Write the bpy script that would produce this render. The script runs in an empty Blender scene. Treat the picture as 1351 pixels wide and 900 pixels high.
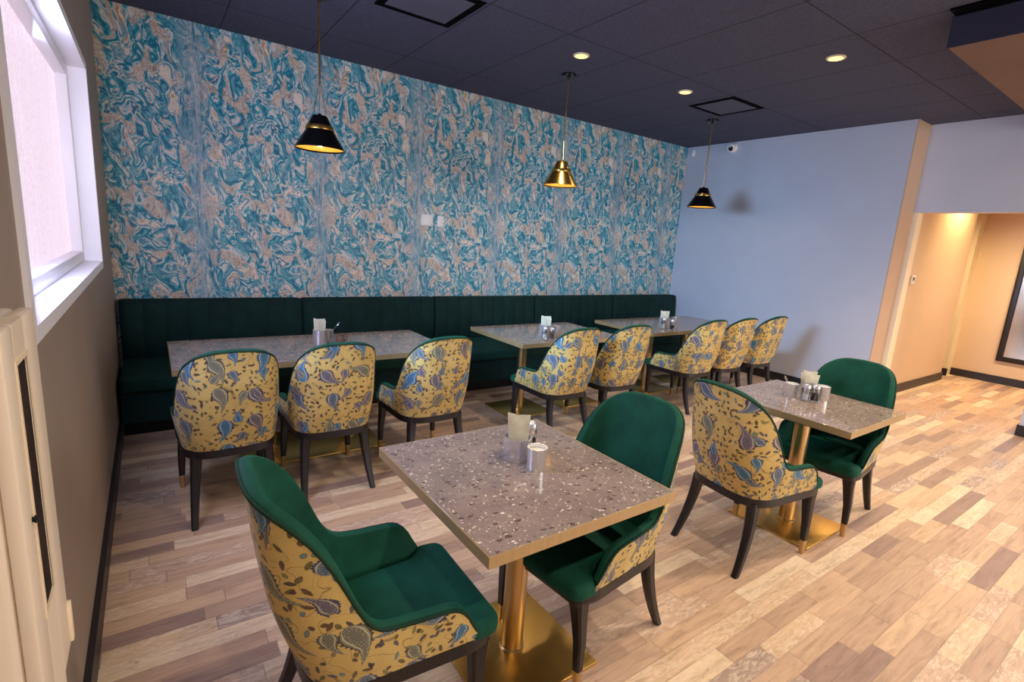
import bpy, bmesh, math, random
import numpy as np
from mathutils import Vector, Matrix
random.seed(7)
PI = math.pi
scene = bpy.context.scene
C = scene.collection

# ------------------------------------------------------------------ room measures (metres)
L, H, YR = 7.232, 3.244, -2.984        # right wall, ceiling, end of right wall
YF = -9.2                              # street front behind the camera
XH = 10.75                             # far hallway wall

# ================================================================== node helpers
class NT:
    def __init__(s, name):
        s.m = bpy.data.materials.new(name); s.m.use_nodes = True
        s.t = s.m.node_tree; s.t.nodes.clear()
        s.out = s.t.nodes.new('ShaderNodeOutputMaterial')
        s.b = s.t.nodes.new('ShaderNodeBsdfPrincipled')
        s.t.links.new(s.b.outputs[0], s.out.inputs[0])
    def n(s, kind, **kw):
        nd = s.t.nodes.new('ShaderNode' + kind)
        for k, v in kw.items(): setattr(nd, k, v)
        return nd
    def put(s, sock, v):
        if v is None: return
        if isinstance(v, bpy.types.NodeSocket): s.t.links.new(v, sock)
        else: sock.default_value = v
    def math(s, op, a, b=None, c=None, clamp=False):
        nd = s.n('Math', operation=op); nd.use_clamp = clamp
        for i, v in enumerate((a, b, c)):
            if v is not None: s.put(nd.inputs[i], v)
        return nd.outputs[0]
    def vmath(s, op, a, b=None, scale=None):
        nd = s.n('VectorMath', operation=op)
        s.put(nd.inputs[0], a)
        if b is not None: s.put(nd.inputs[1], b)
        if scale is not None: s.put(nd.inputs['Scale'], scale)
        return nd.outputs['Value'] if op in ('LENGTH', 'DOT_PRODUCT', 'DISTANCE') else nd.outputs['Vector']
    def mix(s, f, a, b, mode='MIX'):
        nd = s.n('Mix', data_type='RGBA', blend_type=mode)
        s.put(nd.inputs[0], f); s.put(nd.inputs[6], a); s.put(nd.inputs[7], b)
        return nd.outputs[2]
    def ramp(s, f, stops, interp='LINEAR'):
        nd = s.n('ValToRGB'); cr = nd.color_ramp; cr.interpolation = interp
        while len(cr.elements) < len(stops): cr.elements.new(0.5)
        for e, (p, c) in zip(cr.elements, stops):
            e.position = p; e.color = c if len(c) == 4 else (*c, 1)
        s.put(nd.inputs[0], f)
        return nd.outputs[0]
    def noise(s, vec, scale, detail=2, rough=.5, dist=0, dim='3D'):
        nd = s.n('TexNoise', noise_dimensions=dim)
        s.put(nd.inputs['Vector'], vec)
        nd.inputs['Scale'].default_value = scale; nd.inputs['Detail'].default_value = detail
        nd.inputs['Roughness'].default_value = rough; nd.inputs['Distortion'].default_value = dist
        return nd
    def vor(s, vec, scale, feature='F1', rnd=1.0, dim='2D'):
        nd = s.n('TexVoronoi', feature=feature, voronoi_dimensions=dim)
        s.put(nd.inputs['Vector'], vec); nd.inputs['Scale'].default_value = scale
        nd.inputs['Randomness'].default_value = rnd
        return nd
    def comb(s, x, y, z=0.0):
        nd = s.n('CombineXYZ')
        for i, v in enumerate((x, y, z)): s.put(nd.inputs[i], v)
        return nd.outputs[0]
    def sep(s, v):
        nd = s.n('SeparateXYZ'); s.put(nd.inputs[0], v); return nd.outputs
    def co(s, which='Object'):
        return s.n('TexCoord').outputs[which]
    def bump(s, h, strength=.3, dist=.01):
        nd = s.n('Bump'); nd.inputs['Strength'].default_value = strength
        nd.inputs['Distance'].default_value = dist; s.put(nd.inputs['Height'], h)
        s.t.links.new(nd.outputs[0], s.b.inputs['Normal'])
    def set(s, **kw):
        names = dict(col='Base Color', rough='Roughness', metal='Metallic', spec='Specular IOR Level', sheen='Sheen Weight',
                     sheenr='Sheen Roughness', sheent='Sheen Tint', trans='Transmission Weight', ior='IOR',
                     em='Emission Color', emst='Emission Strength', coat='Coat Weight')
        for k, v in kw.items(): s.put(s.b.inputs[names[k]], v)
        return s.m

def rgb(r, g, b):
    f = lambda c: (c/255/12.92 if c/255 <= .04045 else ((c/255+.055)/1.055)**2.4)
    return (f(r), f(g), f(b), 1)

def paint(name, col, rough=.6, var=.03, scale=3.0, metal=0.0, bump=0.0, spec=.5):
    m = NT(name); o = m.co()
    nz = m.noise(o, scale, 4, .6)
    d = tuple(c*(1-var*2) for c in col[:3]) + (1,); u = tuple(min(1, c*(1+var*2)) for c in col[:3]) + (1,)
    m.set(col=m.ramp(nz.outputs[0], [(.3, d), (.7, u)]), rough=rough, metal=metal, spec=spec)
    if bump:
        m.bump(m.noise(o, 180, 2).outputs[0], bump, .002)
    return m.m

# ------------------------------------------------------------------ materials
M = {}
M['wall_white'] = paint('wall_white', rgb(192, 194, 208), .55, .015, 2, bump=.05)
M['wall_greige'] = paint('wall_greige', rgb(156, 139, 126), .6, .02, 2, bump=.05)
M['wall_cream'] = paint('wall_cream', rgb(212, 184, 156), .55, .015, 2, bump=.04)
M['trim_cream'] = paint('trim_cream', rgb(232, 214, 184), .45, .01)
M['white_trim'] = paint('white_trim', rgb(246, 244, 250), .4, .01)
M['baseboard'] = paint('baseboard_dark', rgb(38, 32, 34), .45, .1, 8)
M['black_metal'] = paint('black_metal', rgb(17, 16, 19), .32, .1, 20, .6)
M['slot_black'] = paint('slot_black', rgb(7, 7, 9), .8, .1, spec=.03)
M['plastic_white'] = paint('plastic_white', rgb(226, 226, 228), .35, .01)
M['dark_glass'] = paint('dark_glass', rgb(20, 17, 19), .15, .3, 6)
M['slot_dark'] = paint('slot_dark', rgb(46, 34, 32), .7, .3, 14, spec=.1)
M['cabinet_cream'] = paint('cabinet_cream', rgb(232, 216, 196), .4, .01, 4, 0, .03)
M['soffit_warm_lit'] = paint('soffit_warm_lit', rgb(104, 78, 64), .75, .04, 3, 0, .1)  # warm bounce light on the soffit underside is put into this brown
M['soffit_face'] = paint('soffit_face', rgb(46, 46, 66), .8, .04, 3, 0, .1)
M['ceiling_plate'] = paint('ceiling_plate', rgb(80, 81, 98), .8, .04, 3)

def gold(name, col, rough, metal=1.0):
    m = NT(name); o = m.co()
    mp = m.n('Mapping'); m.put(mp.inputs['Vector'], o); mp.inputs['Scale'].default_value = (90, 90, 2)
    nz = m.noise(mp.outputs[0], 3, 3)
    m.set(col=m.ramp(nz.outputs[0], [(.3, tuple(c*.82 for c in col[:3])), (.7, col)]),
          rough=m.math('MULTIPLY_ADD', nz.outputs[0], .16, rough-.08), metal=metal)
    return m.m
M['gold'] = gold('brushed_gold', rgb(216, 184, 132), .32)
M['gold_plate'] = gold('polished_gold_plate', rgb(220, 178, 100), .36)
M['gold_trim'] = gold('gold_edge_trim', rgb(190, 160, 116), .46, .45)
M['brass'] = gold('brass_shade', rgb(214, 172, 92), .26)
M['steel'] = paint('steel', rgb(228, 230, 236), .25, .012, 6, .8)
M['chrome'] = gold('chrome', rgb(228, 230, 236), .16)

def mk_shade_inside():
    m = NT('shade_gold_lining'); o = m.co()
    nz = m.noise(o, 14, 2)
    m.set(col=m.ramp(nz.outputs[0], [(.3, rgb(214, 150, 64)), (.7, rgb(230, 172, 84))]), rough=.35, metal=.6)
    return m.m
M['shade_in'] = mk_shade_inside()

def emis(name, col, st):
    m = NT(name); nz = m.noise(m.co(), 8, 1)
    m.set(col=col, em=m.ramp(nz.outputs[0], [(.3, tuple(c*.96 for c in col[:3])), (.7, col)]), emst=st, rough=.4)
    return m.m
M['bulb'] = emis('bulb_glow', rgb(255, 236, 190), 9)
M['downlight_glow'] = emis('downlight_glow', rgb(255, 226, 120), 2.2)

def mk_velvet(name, base, tip, sheen=.5):
    m = NT(name); o = m.co()
    a = m.noise(o, 9, 4, .6).outputs[0]; f = m.noise(o, 420, 2).outputs[0]
    c = m.ramp(a, [(.3, base), (.72, tip)])
    m.set(col=c, rough=.8, sheen=sheen, sheenr=.35, sheent=(*[min(1, t*3.2) for t in tip[:3]], 1), spec=.25)
    m.bump(f, .25, .002)
    return m.m
M['velvet'] = mk_velvet('green_velvet', rgb(8, 60, 47), rgb(14, 80, 62), .40)
M['velvet_dark'] = mk_velvet('deep_teal_velvet', rgb(4, 32, 33), rgb(7, 46, 44), .18)
M['velvet_bench'] = mk_velvet('bench_velvet', rgb(4, 40, 36), rgb(7, 52, 46), .22)
M['piping'] = mk_velvet('piping_green', rgb(16, 44, 32), rgb(26, 58, 40), .3)

def mk_wood_dark():
    m = NT('ebony_wood'); o = m.co()
    mp = m.n('Mapping'); m.put(mp.inputs['Vector'], o); mp.inputs['Scale'].default_value = (22, 22, 3)
    nz = m.noise(mp.outputs[0], 3, 5, .6, .6)
    m.set(col=m.ramp(nz.outputs[0], [(.3, rgb(14, 12, 15)), (.7, rgb(32, 27, 32))]), rough=.36)
    m.bump(nz.outputs[0], .12, .003)
    return m.m
M['ebony'] = mk_wood_dark()

def mk_floor():
    m = NT('plank_floor'); s = m.sep(m.co())
    x, y = s[0], s[1]
    W = .088
    yr = m.math('DIVIDE', y, W); row = m.math('FLOOR', yr); fy = m.math('FRACT', yr)
    wn = m.n('TexWhiteNoise', noise_dimensions='1D'); m.put(wn.inputs['W'], row)
    ln = m.math('MULTIPLY_ADD', wn.outputs['Value'], .42, .34)
    xs = m.math('ADD', x, m.math('MULTIPLY', wn.outputs['Value'], 37.7))
    xr = m.math('DIVIDE', xs, ln); col = m.math('FLOOR', xr); fx = m.math('FRACT', xr)
    wc = m.n('TexWhiteNoise', noise_dimensions='2D'); m.put(wc.inputs['Vector'], m.comb(col, row))
    rv = wc.outputs['Value']; rc = m.sep(wc.outputs['Color'])
    tone = m.ramp(rv, [(0, rgb(156, 130, 120)), (.10, rgb(182, 152, 132)), (.27, rgb(200, 169, 143)), (.42, rgb(190, 160, 138)), (.56, rgb(209, 179, 150)),
                       (.70, rgb(194, 164, 144)), (.82, rgb(217, 192, 164)), (.93, rgb(168, 144, 134))], 'CONSTANT')
    gx = m.comb(m.math('MULTIPLY_ADD', x, 2.2, m.math('MULTIPLY', rv, 31)), m.math('MULTIPLY', y, 21), m.math('MULTIPLY', rc[1], 9))
    g = m.noise(gx, 1.6, 6, .62, .9).outputs[0]
    grain = m.ramp(g, [(.25, (.62, .58, .56)), (.45, (.92, .90, .88)), (.62, (1.08, 1.06, 1.03)), (.8, (1.22, 1.2, 1.18))])
    c = m.mix(1.0, tone, grain, 'MULTIPLY')
    # knotty, whitish distressed boards
    d = m.noise(m.comb(m.math('MULTIPLY', x, 9), m.math('MULTIPLY', y, 26), rv), 1.3, 6, .7, 1.8).outputs[0]
    dm = m.math('MULTIPLY', m.ramp(d, [(.48, (0, 0, 0)), (.60, (1, 1, 1))]), m.math('GREATER_THAN', rc[0], .62))
    c = m.mix(m.math('MULTIPLY', dm, .55), c, rgb(228, 210, 190))
    dk = m.math('MULTIPLY', m.ramp(d, [(.30, (1, 1, 1)), (.40, (0, 0, 0))]), m.math('GREATER_THAN', rc[2], .5))
    c = m.mix(m.math('MULTIPLY', dk, .5), c, rgb(96, 74, 68))
    gap = m.math('MAXIMUM', m.math('LESS_THAN', fy, .02), m.math('LESS_THAN', m.math('MULTIPLY', fx, ln), .003))
    c = m.mix(m.math('MULTIPLY', gap, .5), c, rgb(80, 62, 54))
    m.set(col=c, rough=m.math('MULTIPLY_ADD', g, .2, .33), spec=.4)
    m.bump(m.math('SUBTRACT', g, m.math('MULTIPLY', gap, 1.5)), .12, .003)
    return m.m
M['floor'] = mk_floor()

def mk_wallpaper():
    m = NT('swirl_wallpaper'); s = m.sep(m.co())
    P = 1.03                                               # roll width
    xw = m.math('MULTIPLY', m.math('FRACT', m.math('DIVIDE', m.math('ADD', s[0], P-.65), P)), P)
    p = m.comb(m.math('ADD', xw, m.math('MULTIPLY', s[2], .16)), m.math('MULTIPLY', s[2], .66), 0.0)
    w1 = m.noise(p, 4.2, 2, .5).outputs['Color']
    q = m.vmath('ADD', p, m.vmath('SCALE', m.vmath('SUBTRACT', w1, (.5, .5, .5)), scale=.30))
    w2 = m.noise(q, 10, 1.5, .5).outputs['Color']
    q2 = m.vmath('ADD', q, m.vmath('SCALE', m.vmath('SUBTRACT', w2, (.5, .5, .5)), scale=.09))
    n1 = m.noise(q2, 8.0, 3.5, .52, .4).outputs[0]
    cream, pink, pale = rgb(222, 210, 196), rgb(206, 186, 176), rgb(168, 190, 202)
    teal, deep, sky, slate = rgb(28, 138, 158), rgb(18, 92, 126), rgb(96, 176, 192), rgb(112, 142, 162)
    tan, brn = rgb(202, 156, 108), rgb(140, 100, 78)
    c = m.ramp(n1, [(.24, brn), (.30, tan), (.345, cream), (.385, cream), (.405, slate), (.425, teal), (.44, pale), (.46, cream), (.478, sky), (.50, teal), (.525, deep),
                    (.55, teal), (.572, sky), (.59, slate), (.605, cream), (.64, pale), (.657, teal), (.685, deep), (.70, pink), (.74, cream)])
    n2 = m.noise(q2, 24, 3, .6, 1.2).outputs[0]
    f = m.math('FRACT', m.math('MULTIPLY', n2, 5.5))
    st = m.ramp(f, [(0, (.70, .71, .74)), (.18, (1.0, 1.0, 1.0)), (.75, (1.1, 1.1, 1.1)), (1, (.74, .75, .78))])
    c = m.mix(.9, c, st, 'MULTIPLY')
    n3 = m.noise(m.vmath('ADD', q2, (3.3, 1.7, 0)), 7.5, 1.5, .5, .3).outputs[0]
    c = m.mix(m.ramp(n3, [(.56, (0, 0, 0)), (.61, (.8, .8, .8))]), c, m.ramp(f, [(0, brn), (.2, tan), (.5, cream), (.8, pink), (1, slate)]))
    c = m.mix(m.ramp(n3, [(.36, (.85, .85, .85)), (.42, (0, 0, 0))]), c, m.ramp(f, [(0, deep), (.45, teal), (.75, sky), (1, pale)]))
    # vertical drift of long strokes along every roll edge
    e = m.math('ABSOLUTE', m.math('SUBTRACT', xw, P/2))
    vs_ = m.noise(m.comb(m.math('MULTIPLY', xw, 30), m.math('MULTIPLY', s[2], 2.4), 0.0), 1.2, 3, .5, 1.0).outputs[0]
    c = m.mix(m.ramp(e, [(P/2-.13, (0, 0, 0)), (P/2-.02, (.62, .62, .62))]), c, m.ramp(vs_, [(.3, deep), (.42, slate), (.5, pale), (.58, slate), (.66, cream)]))
    c = m.mix(1.0, c, (1.0, 1.0, 1.01, 1), 'MULTIPLY')
    m.set(col=c, rough=.45, spec=.4)
    m.bump(f, .1, .002)
    return m.m
M['wallpaper'] = mk_wallpaper()

def mk_ceiling():
    m = NT('charcoal_ceiling_tile'); s = m.sep(m.co())
    fx = m.math('FRACT', m.math('DIVIDE', m.math('SUBTRACT', s[0], 4.45 - 7.2), .72))
    fy = m.math('FRACT', m.math('DIVIDE', m.math('ADD', s[1], 2.03 + 14.4), 1.44))
    g = m.math('MAXIMUM', m.math('LESS_THAN', fx, .016), m.math('LESS_THAN', fy, .008))
    nz = m.noise(m.co(), 60, 3, .7).outputs[0]
    c = m.ramp(nz, [(.3, rgb(68, 70, 90)), (.7, rgb(86, 87, 106))])
    c = m.mix(m.math('MULTIPLY', g, .7), c, rgb(30, 29, 36))
    m.set(col=c, rough=.85, spec=.2)
    m.bump(m.math('SUBTRACT', nz, g), .25, .004)
    return m.m
M['ceiling'] = mk_ceiling()

def mk_terrazzo():
    m = NT('terrazzo_top'); o = m.co()
    base = m.ramp(m.noise(o, 7, 4, .6).outputs[0], [(.3, rgb(126, 110, 104)), (.7, rgb(152, 134, 124))])
    wob = m.vmath('ADD', o, m.vmath('SCALE', m.noise(o, 62, 2).outputs['Color'], scale=.02))
    c = base
    for sc, thr, lo, hi, frac, seed, st in ((26, .36, rgb(84, 68, 60), rgb(108, 90, 80), .34, 0.0, (1, 1.9)), (36, .34, rgb(92, 76, 68), rgb(150, 130, 112), .45, 5.0, (2.0, 1)),
                                        (32, .24, rgb(216, 198, 166), rgb(246, 238, 216), .20, 11.0, (1, 2.3)), (36, .22, rgb(216, 194, 154), rgb(246, 236, 214), .20, 17.0, (2.3, 1)), (90, .26, rgb(206, 180, 136), rgb(238, 224, 198), .22, 23.0, (1, 1.5))):
        mp = m.n('Mapping'); m.put(mp.inputs['Vector'], wob); mp.inputs['Location'].default_value = (seed, seed*.7, 0)
        mp.inputs['Scale'].default_value = (*st, 1); mp.inputs['Rotation'].default_value = (0, 0, seed)
        v = m.vor(mp.outputs[0], sc, rnd=1)
        cs = m.sep(v.outputs['Color'])
        r = m.math('MULTIPLY', cs[1], thr)
        k = m.math('MULTIPLY', m.math('LESS_THAN', v.outputs['Distance'], r), m.math('LESS_THAN', cs[0], frac))
        c = m.mix(m.math('MULTIPLY', k, .9), c, m.mix(cs[2], lo, hi))
    m.set(col=c, rough=.09, spec=.65)
    return m.m
M['terrazzo'] = mk_terrazzo()

def mk_paisley():
    """yellow upholstery with blue-grey paisley drops, leaves, buds and thin vines; mapped in metres along the shell"""
    m = NT('paisley_fabric'); uv = m.co('UV')
    oi = m.n('ObjectInfo').outputs['Random']
    uvo = m.vmath('ADD', uv, m.comb(m.math('MULTIPLY', oi, 13.0), m.math('MULTIPLY', oi, 7.0)))
    wob = m.vmath('ADD', uvo, m.vmath('SCALE', m.vmath('SUBTRACT', m.noise(uvo, 45, 1).outputs['Color'], (.5, .5, .5)), scale=.006))
    weave = m.noise(uvo, 260, 2).outputs[0]
    c = m.ramp(m.noise(uvo, 6, 3).outputs[0], [(.3, rgb(190, 160, 92)), (.7, rgb(214, 186, 116))])
    # vines
    vn = m.noise(wob, 8, 1, .4, .8).outputs[0]
    vf = m.math('ABSOLUTE', m.math('SUBTRACT', m.math('FRACT', m.math('MULTIPLY', vn, 5)), .5))
    c = m.mix(m.math('MULTIPLY', m.math('LESS_THAN', vf, .028), .7), c, rgb(130, 108, 60))
    def cell(scale, rnd, seed):
        p = m.vmath('ADD', wob, (seed, seed*1.37, 0))
        v = m.vor(p, scale, rnd=rnd)
        loc = m.vmath('SUBTRACT', p, v.outputs['Position'])     # metres from the cell point
        col = m.sep(v.outputs['Color'])
        return loc, col
    def rot(loc, ang):
        s = m.sep(loc); ca, sa = m.math('COSINE', ang), m.math('SINE', ang)
        return (m.math('SUBTRACT', m.math('MULTIPLY', s[0], ca), m.math('MULTIPLY', s[1], sa)),
                m.math('ADD', m.math('MULTIPLY', s[0], sa), m.math('MULTIPLY', s[1], ca)))
    # leaves and buds
    for scale, seed, ln, wd, keep in ((21, 3.1, .0145, .0060, .85), (29, 8.7, .0085, .0066, .58)):
        loc, col = cell(scale, .95, seed)
        a, b = rot(loc, m.math('MULTIPLY', col[0], 6.283))
        qa = m.math('DIVIDE', a, ln); qb = m.math('DIVIDE', b, wd)
        e = m.math('ADD', m.math('POWER', m.math('ABSOLUTE', qa), 1.5), m.math('MULTIPLY', qb, qb))
        on = m.math('LESS_THAN', col[1], keep)
        ins = m.math('MULTIPLY', m.math('LESS_THAN', e, 1.0), on)
        tone = m.ramp(col[2], [(0, rgb(92, 86, 44)), (.2, rgb(78, 48, 46)), (.42, rgb(60, 72, 100)), (.55, rgb(52, 44, 60)), (.68, rgb(120, 122, 70)), (.82, rgb(66, 52, 42)), (.94, rgb(88, 128, 132))], 'CONSTANT')
        tone = m.mix(m.math('MULTIPLY', m.math('GREATER_THAN', e, .72), .7), tone, rgb(58, 44, 40))
        c = m.mix(m.math('MULTIPLY', ins, .9), c, tone)
    # paisley drops
    for scale, seed, size, keep in ((5.5, 1.3, 1.0, 1.0), (8.4, 5.9, .6, .66)):
        loc, col = cell(scale, .38, seed)
        ang = m.math('ADD', m.math('MULTIPLY_ADD', col[0], 1.7, .75), m.math('MULTIPLY', m.math('GREATER_THAN', col[1], .70*keep), 3.3))
        a, b = rot(loc, ang)
        a = m.math('DIVIDE', a, .070*size); b = m.math('DIVIDE', b, .070*size)   # a along the drop, b across
        ap = m.math('MAXIMUM', m.math('ADD', a, .15), 0.0)
        flip = m.math('MULTIPLY_ADD', m.math('GREATER_THAN', m.math('FRACT', m.math('MULTIPLY', col[2], 7.3)), .5), 2.0, -1.0)
        b = m.math('ADD', b, m.math('MULTIPLY', flip, m.math('MULTIPLY_ADD', m.math('MULTIPLY', ap, ap), .58, -.08)))
        t = m.math('MULTIPLY_ADD', a, .5, .5)
        fc = m.n('FloatCurve'); cv = fc.mapping.curves[0]
        pts = [(0, 0), (.04, .26), (.14, .48), (.27, .58), (.42, .50), (.58, .34), (.74, .20), (.90, .10), (1, 0)]
        cv.points[0].location = pts[0]; cv.points[1].location = pts[-1]
        for q in pts[1:-1]: cv.points.new(*q)
        fc.mapping.update(); m.put(fc.inputs['Value'], t)
        w = m.math('MAXIMUM', fc.outputs[0], .001)
        q = m.math('DIVIDE', m.math('ABSOLUTE', b), w)
        inb = m.math('MULTIPLY', m.math('LESS_THAN', m.math('ABSOLUTE', a), 1.0), m.math('LESS_THAN', col[1], keep))
        scal = m.math('MULTIPLY', m.math('SINE', m.math('MULTIPLY', a, 34)), .09)
        edge = m.math('ADD', q, scal)
        blu = m.ramp(col[2], [(0, rgb(112, 128, 142)), (.3, rgb(128, 122, 130)), (.55, rgb(138, 138, 122)), (.80, rgb(84, 138, 172))], 'CONSTANT')
        navy = m.ramp(col[2], [(0, rgb(42, 48, 84)), (.3, rgb(62, 54, 80)), (.55, rgb(76, 72, 62)), (.80, rgb(30, 60, 100))], 'CONSTANT')
        body = m.mix(m.math('GREATER_THAN', q, .80), blu, navy)
        body = m.mix(m.math('MULTIPLY', m.math('GREATER_THAN', q, .58), m.math('LESS_THAN', q, .66)), body, rgb(206, 196, 150))
        fil = m.vor(wob, 120, 'DISTANCE_TO_EDGE', 1)
        body = m.mix(m.math('MULTIPLY', m.math('MULTIPLY', m.math('LESS_THAN', q, .56), m.math('LESS_THAN', fil.outputs['Distance'], .12)), .8), body, navy)
        body = m.mix(m.math('MULTIPLY', m.math('LESS_THAN', q, .26), m.math('LESS_THAN', m.math('ABSOLUTE', m.math('ADD', a, .4)), .32)), body, m.mix(.5, navy, blu))
        c = m.mix(m.math('MULTIPLY', inb, m.math('LESS_THAN', edge, 1.0)), c, body)
    c = m.mix(1.0, c, m.ramp(weave, [(.3, (.88, .88, .88)), (.7, (1.06, 1.06, 1.06))]), 'MULTIPLY')
    m.set(col=c, rough=.6, sheen=.12, spec=.35)
    m.bump(weave, .12, .001)
    return m.m
M['paisley'] = mk_paisley()

def mk_glass():
    m = NT('clear_glass')
    m.set(col=m.ramp(m.noise(m.co(), 20, 1).outputs[0], [(.3, (.92, .95, .96)), (.7, (.98, .99, 1))]), rough=.03, trans=1.0, ior=1.46)
    return m.m
M['glass'] = mk_glass()
def mk_paper(name, a, b):
    m = NT(name); nz = m.noise(m.co(), 30, 3).outputs[0]
    m.set(col=m.ramp(nz, [(.3, a), (.7, b)]), rough=.85); m.bump(nz, .2, .002); return m.m
M['napkin'] = mk_paper('napkin_paper', rgb(232, 226, 206), rgb(246, 242, 228))
M['sugar'] = mk_paper('paper_sachet', rgb(214, 200, 170), rgb(240, 234, 220))
M['stoneware'] = paint('brown_stoneware', rgb(110, 78, 60), .35, .1, 18)
M['salt'] = mk_paper('salt_fill', rgb(228, 226, 224), rgb(244, 244, 244))
M['pepper'] = mk_paper('pepper_fill', rgb(48, 38, 34), rgb(84, 66, 56))
def mk_pane():
    """frosted pane with daylight behind it"""
    m = NT('frosted_pane'); s = m.sep(m.co())
    a = m.noise(m.co(), 55, 4, .7).outputs[0]
    b = m.noise(m.comb(m.math('MULTIPLY', s[1], 20), m.math('MULTIPLY', s[1], 20), m.math('MULTIPLY', s[2], 1.5)), 1.5, 3).outputs[0]
    c = m.mix(.3, m.ramp(a, [(.3, rgb(196, 168, 186)), (.7, rgb(242, 224, 242))]), m.ramp(b, [(.3, rgb(206, 180, 196)), (.7, rgb(246, 236, 244))]))
    m.set(col=rgb(110, 104, 110), em=c, emst=WINDOW_EM, rough=.5); return m.m
WINDOW_EM = .98
M['pane'] = mk_pane()
def mk_mirror():
    m = NT('smoky_mirror'); nz = m.noise(m.co(), 1.6, 3).outputs[0]
    m.set(col=m.ramp(nz, [(.3, rgb(178, 168, 158)), (.7, rgb(214, 208, 202))]), metal=1.0, rough=.16); return m.m
M['mirror'] = mk_mirror()

# ================================================================== mesh helpers
def link(name, bm, mat, parent=None, smooth=True, loc=None):
    me = bpy.data.meshes.new(name)
    bmesh.ops.recalc_face_normals(bm, faces=bm.faces[:])
    bm.to_mesh(me); bm.free()
    for mt in (mat if isinstance(mat, (list, tuple)) else [mat]): me.materials.append(mt)
    if smooth:
        for p in me.polygons: p.use_smooth = True
        me.set_sharp_from_angle(angle=math.radians(38))
    o = bpy.data.objects.new(name, me); C.objects.link(o)
    if parent: o.parent = parent
    if loc is not None: o.location = loc
    return o
def tag(o, label=None, cat=None, group=None, kind=None):
    for k, v in (('label', label), ('category', cat), ('group', group), ('kind', kind)):
        if v: o[k] = v
    return o
def thing(name, label, cat, loc, rz=0, group=None):
    o = bpy.data.objects.new(name, None); C.objects.link(o)
    o.location = loc; o.rotation_euler = (0, 0, rz); o.empty_display_size = .1
    return tag(o, label, cat, group)
def dup(root, loc, rz=0, label=None, group=None):
    r = root.copy(); C.objects.link(r); r.location = loc; r.rotation_euler = (0, 0, rz)
    if label: r['label'] = label
    if group: r['group'] = group
    def kids(a, b):
        for ch in list(a.children):
            if ch.parent is not a: continue
            c = ch.copy(); C.objects.link(c); c.parent = b; kids(ch, c)
    kids(root, r)
    return r
def box(bm, x0, x1, y0, y1, z0, z1, bev=0, seg=2):
    r = bmesh.ops.create_cube(bm, size=1, matrix=Matrix.Translation(((x0+x1)/2, (y0+y1)/2, (z0+z1)/2)) @ Matrix.Diagonal((x1-x0, y1-y0, z1-z0, 1)))
    if bev:
        es = {e for v in r['verts'] for e in v.link_edges}
        bmesh.ops.bevel(bm, geom=list(es), offset=bev, segments=seg, affect='EDGES', profile=.5)
    return bm
def boxo(name, x0, x1, y0, y1, z0, z1, mat, parent=None, bev=0, seg=2):
    return link(name, box(bmesh.new(), x0, x1, y0, y1, z0, z1, bev, seg), mat, parent)
def lathe(bm, prof, n=32, cx=0, cy=0, cap=True):
    rings = []
    for r, z in prof:
        rings.append([bm.verts.new((cx+r*math.cos(2*PI*i/n), cy+r*math.sin(2*PI*i/n), z)) for i in range(n)])
    for a, b in zip(rings, rings[1:]):
        for i in range(n): bm.faces.new((a[i], a[(i+1) % n], b[(i+1) % n], b[i]))
    if cap:
        for r in (rings[0], rings[-1]):
            try: bm.faces.new(r)
            except ValueError: pass
    return bm
def tube(bm, pts, r, n=8, closed=False, cap=True):
    pts = [Vector(p) for p in pts]; rings = []; N = len(pts)
    rs = r if isinstance(r, (list, tuple)) else [r]*N
    up = None
    for i, p in enumerate(pts):
        if closed: t = pts[(i+1) % N] - pts[i-1]
        else: t = pts[min(i+1, N-1)] - pts[max(i-1, 0)]
        t.normalize()
        if up is None:
            up = Vector((0, 0, 1)) if abs(t.z) < .9 else Vector((1, 0, 0))
        s = t.cross(up).normalized(); up = s.cross(t).normalized()
        rings.append([bm.verts.new(p + s*(rs[i]*math.cos(2*PI*k/n)) + up*(rs[i]*math.sin(2*PI*k/n))) for k in range(n)])
    for i in range(N if closed else N-1):
        a, b = rings[i], rings[(i+1) % N]
        for k in range(n): bm.faces.new((a[k], a[(k+1) % n], b[(k+1) % n], b[k]))
    if cap and not closed:
        bm.faces.new(rings[0]); bm.faces.new(rings[-1])
    return bm
def prism(bm, poly, z0, z1, bev=0, seg=3):
    a = [bm.verts.new((x, y, z0)) for x, y in poly]; b = [bm.verts.new((x, y, z1)) for x, y in poly]
    n = len(poly); fs = [bm.faces.new(a[::-1]), bm.faces.new(b)]
    for i in range(n): fs.append(bm.faces.new((a[i], a[(i+1) % n], b[(i+1) % n], b[i])))
    if bev:
        es = list(fs[1].edges) + list(fs[0].edges)
        bmesh.ops.bevel(bm, geom=es, offset=bev, segments=seg, affect='EDGES', profile=.5)
    return bm
def roundpoly(pts, r, n=6):
    out = []; N = len(pts)
    for i in range(N):
        p = Vector((*pts[i], 0)); a = Vector((*pts[i-1], 0)) - p; b = Vector((*pts[(i+1) % N], 0)) - p
        rr = r[i] if isinstance(r, (list, tuple)) else r
        rr = min(rr, a.length*.48, b.length*.48)
        if rr <= 0: out.append(tuple(pts[i])); continue
        p0 = p + a.normalized()*rr; p1 = p + b.normalized()*rr
        for k in range(n+1):
            t = k/n; q = p0*(1-t)**2 + p*2*t*(1-t) + p1*t*t
            out.append((q.x, q.y))
    return out
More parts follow.
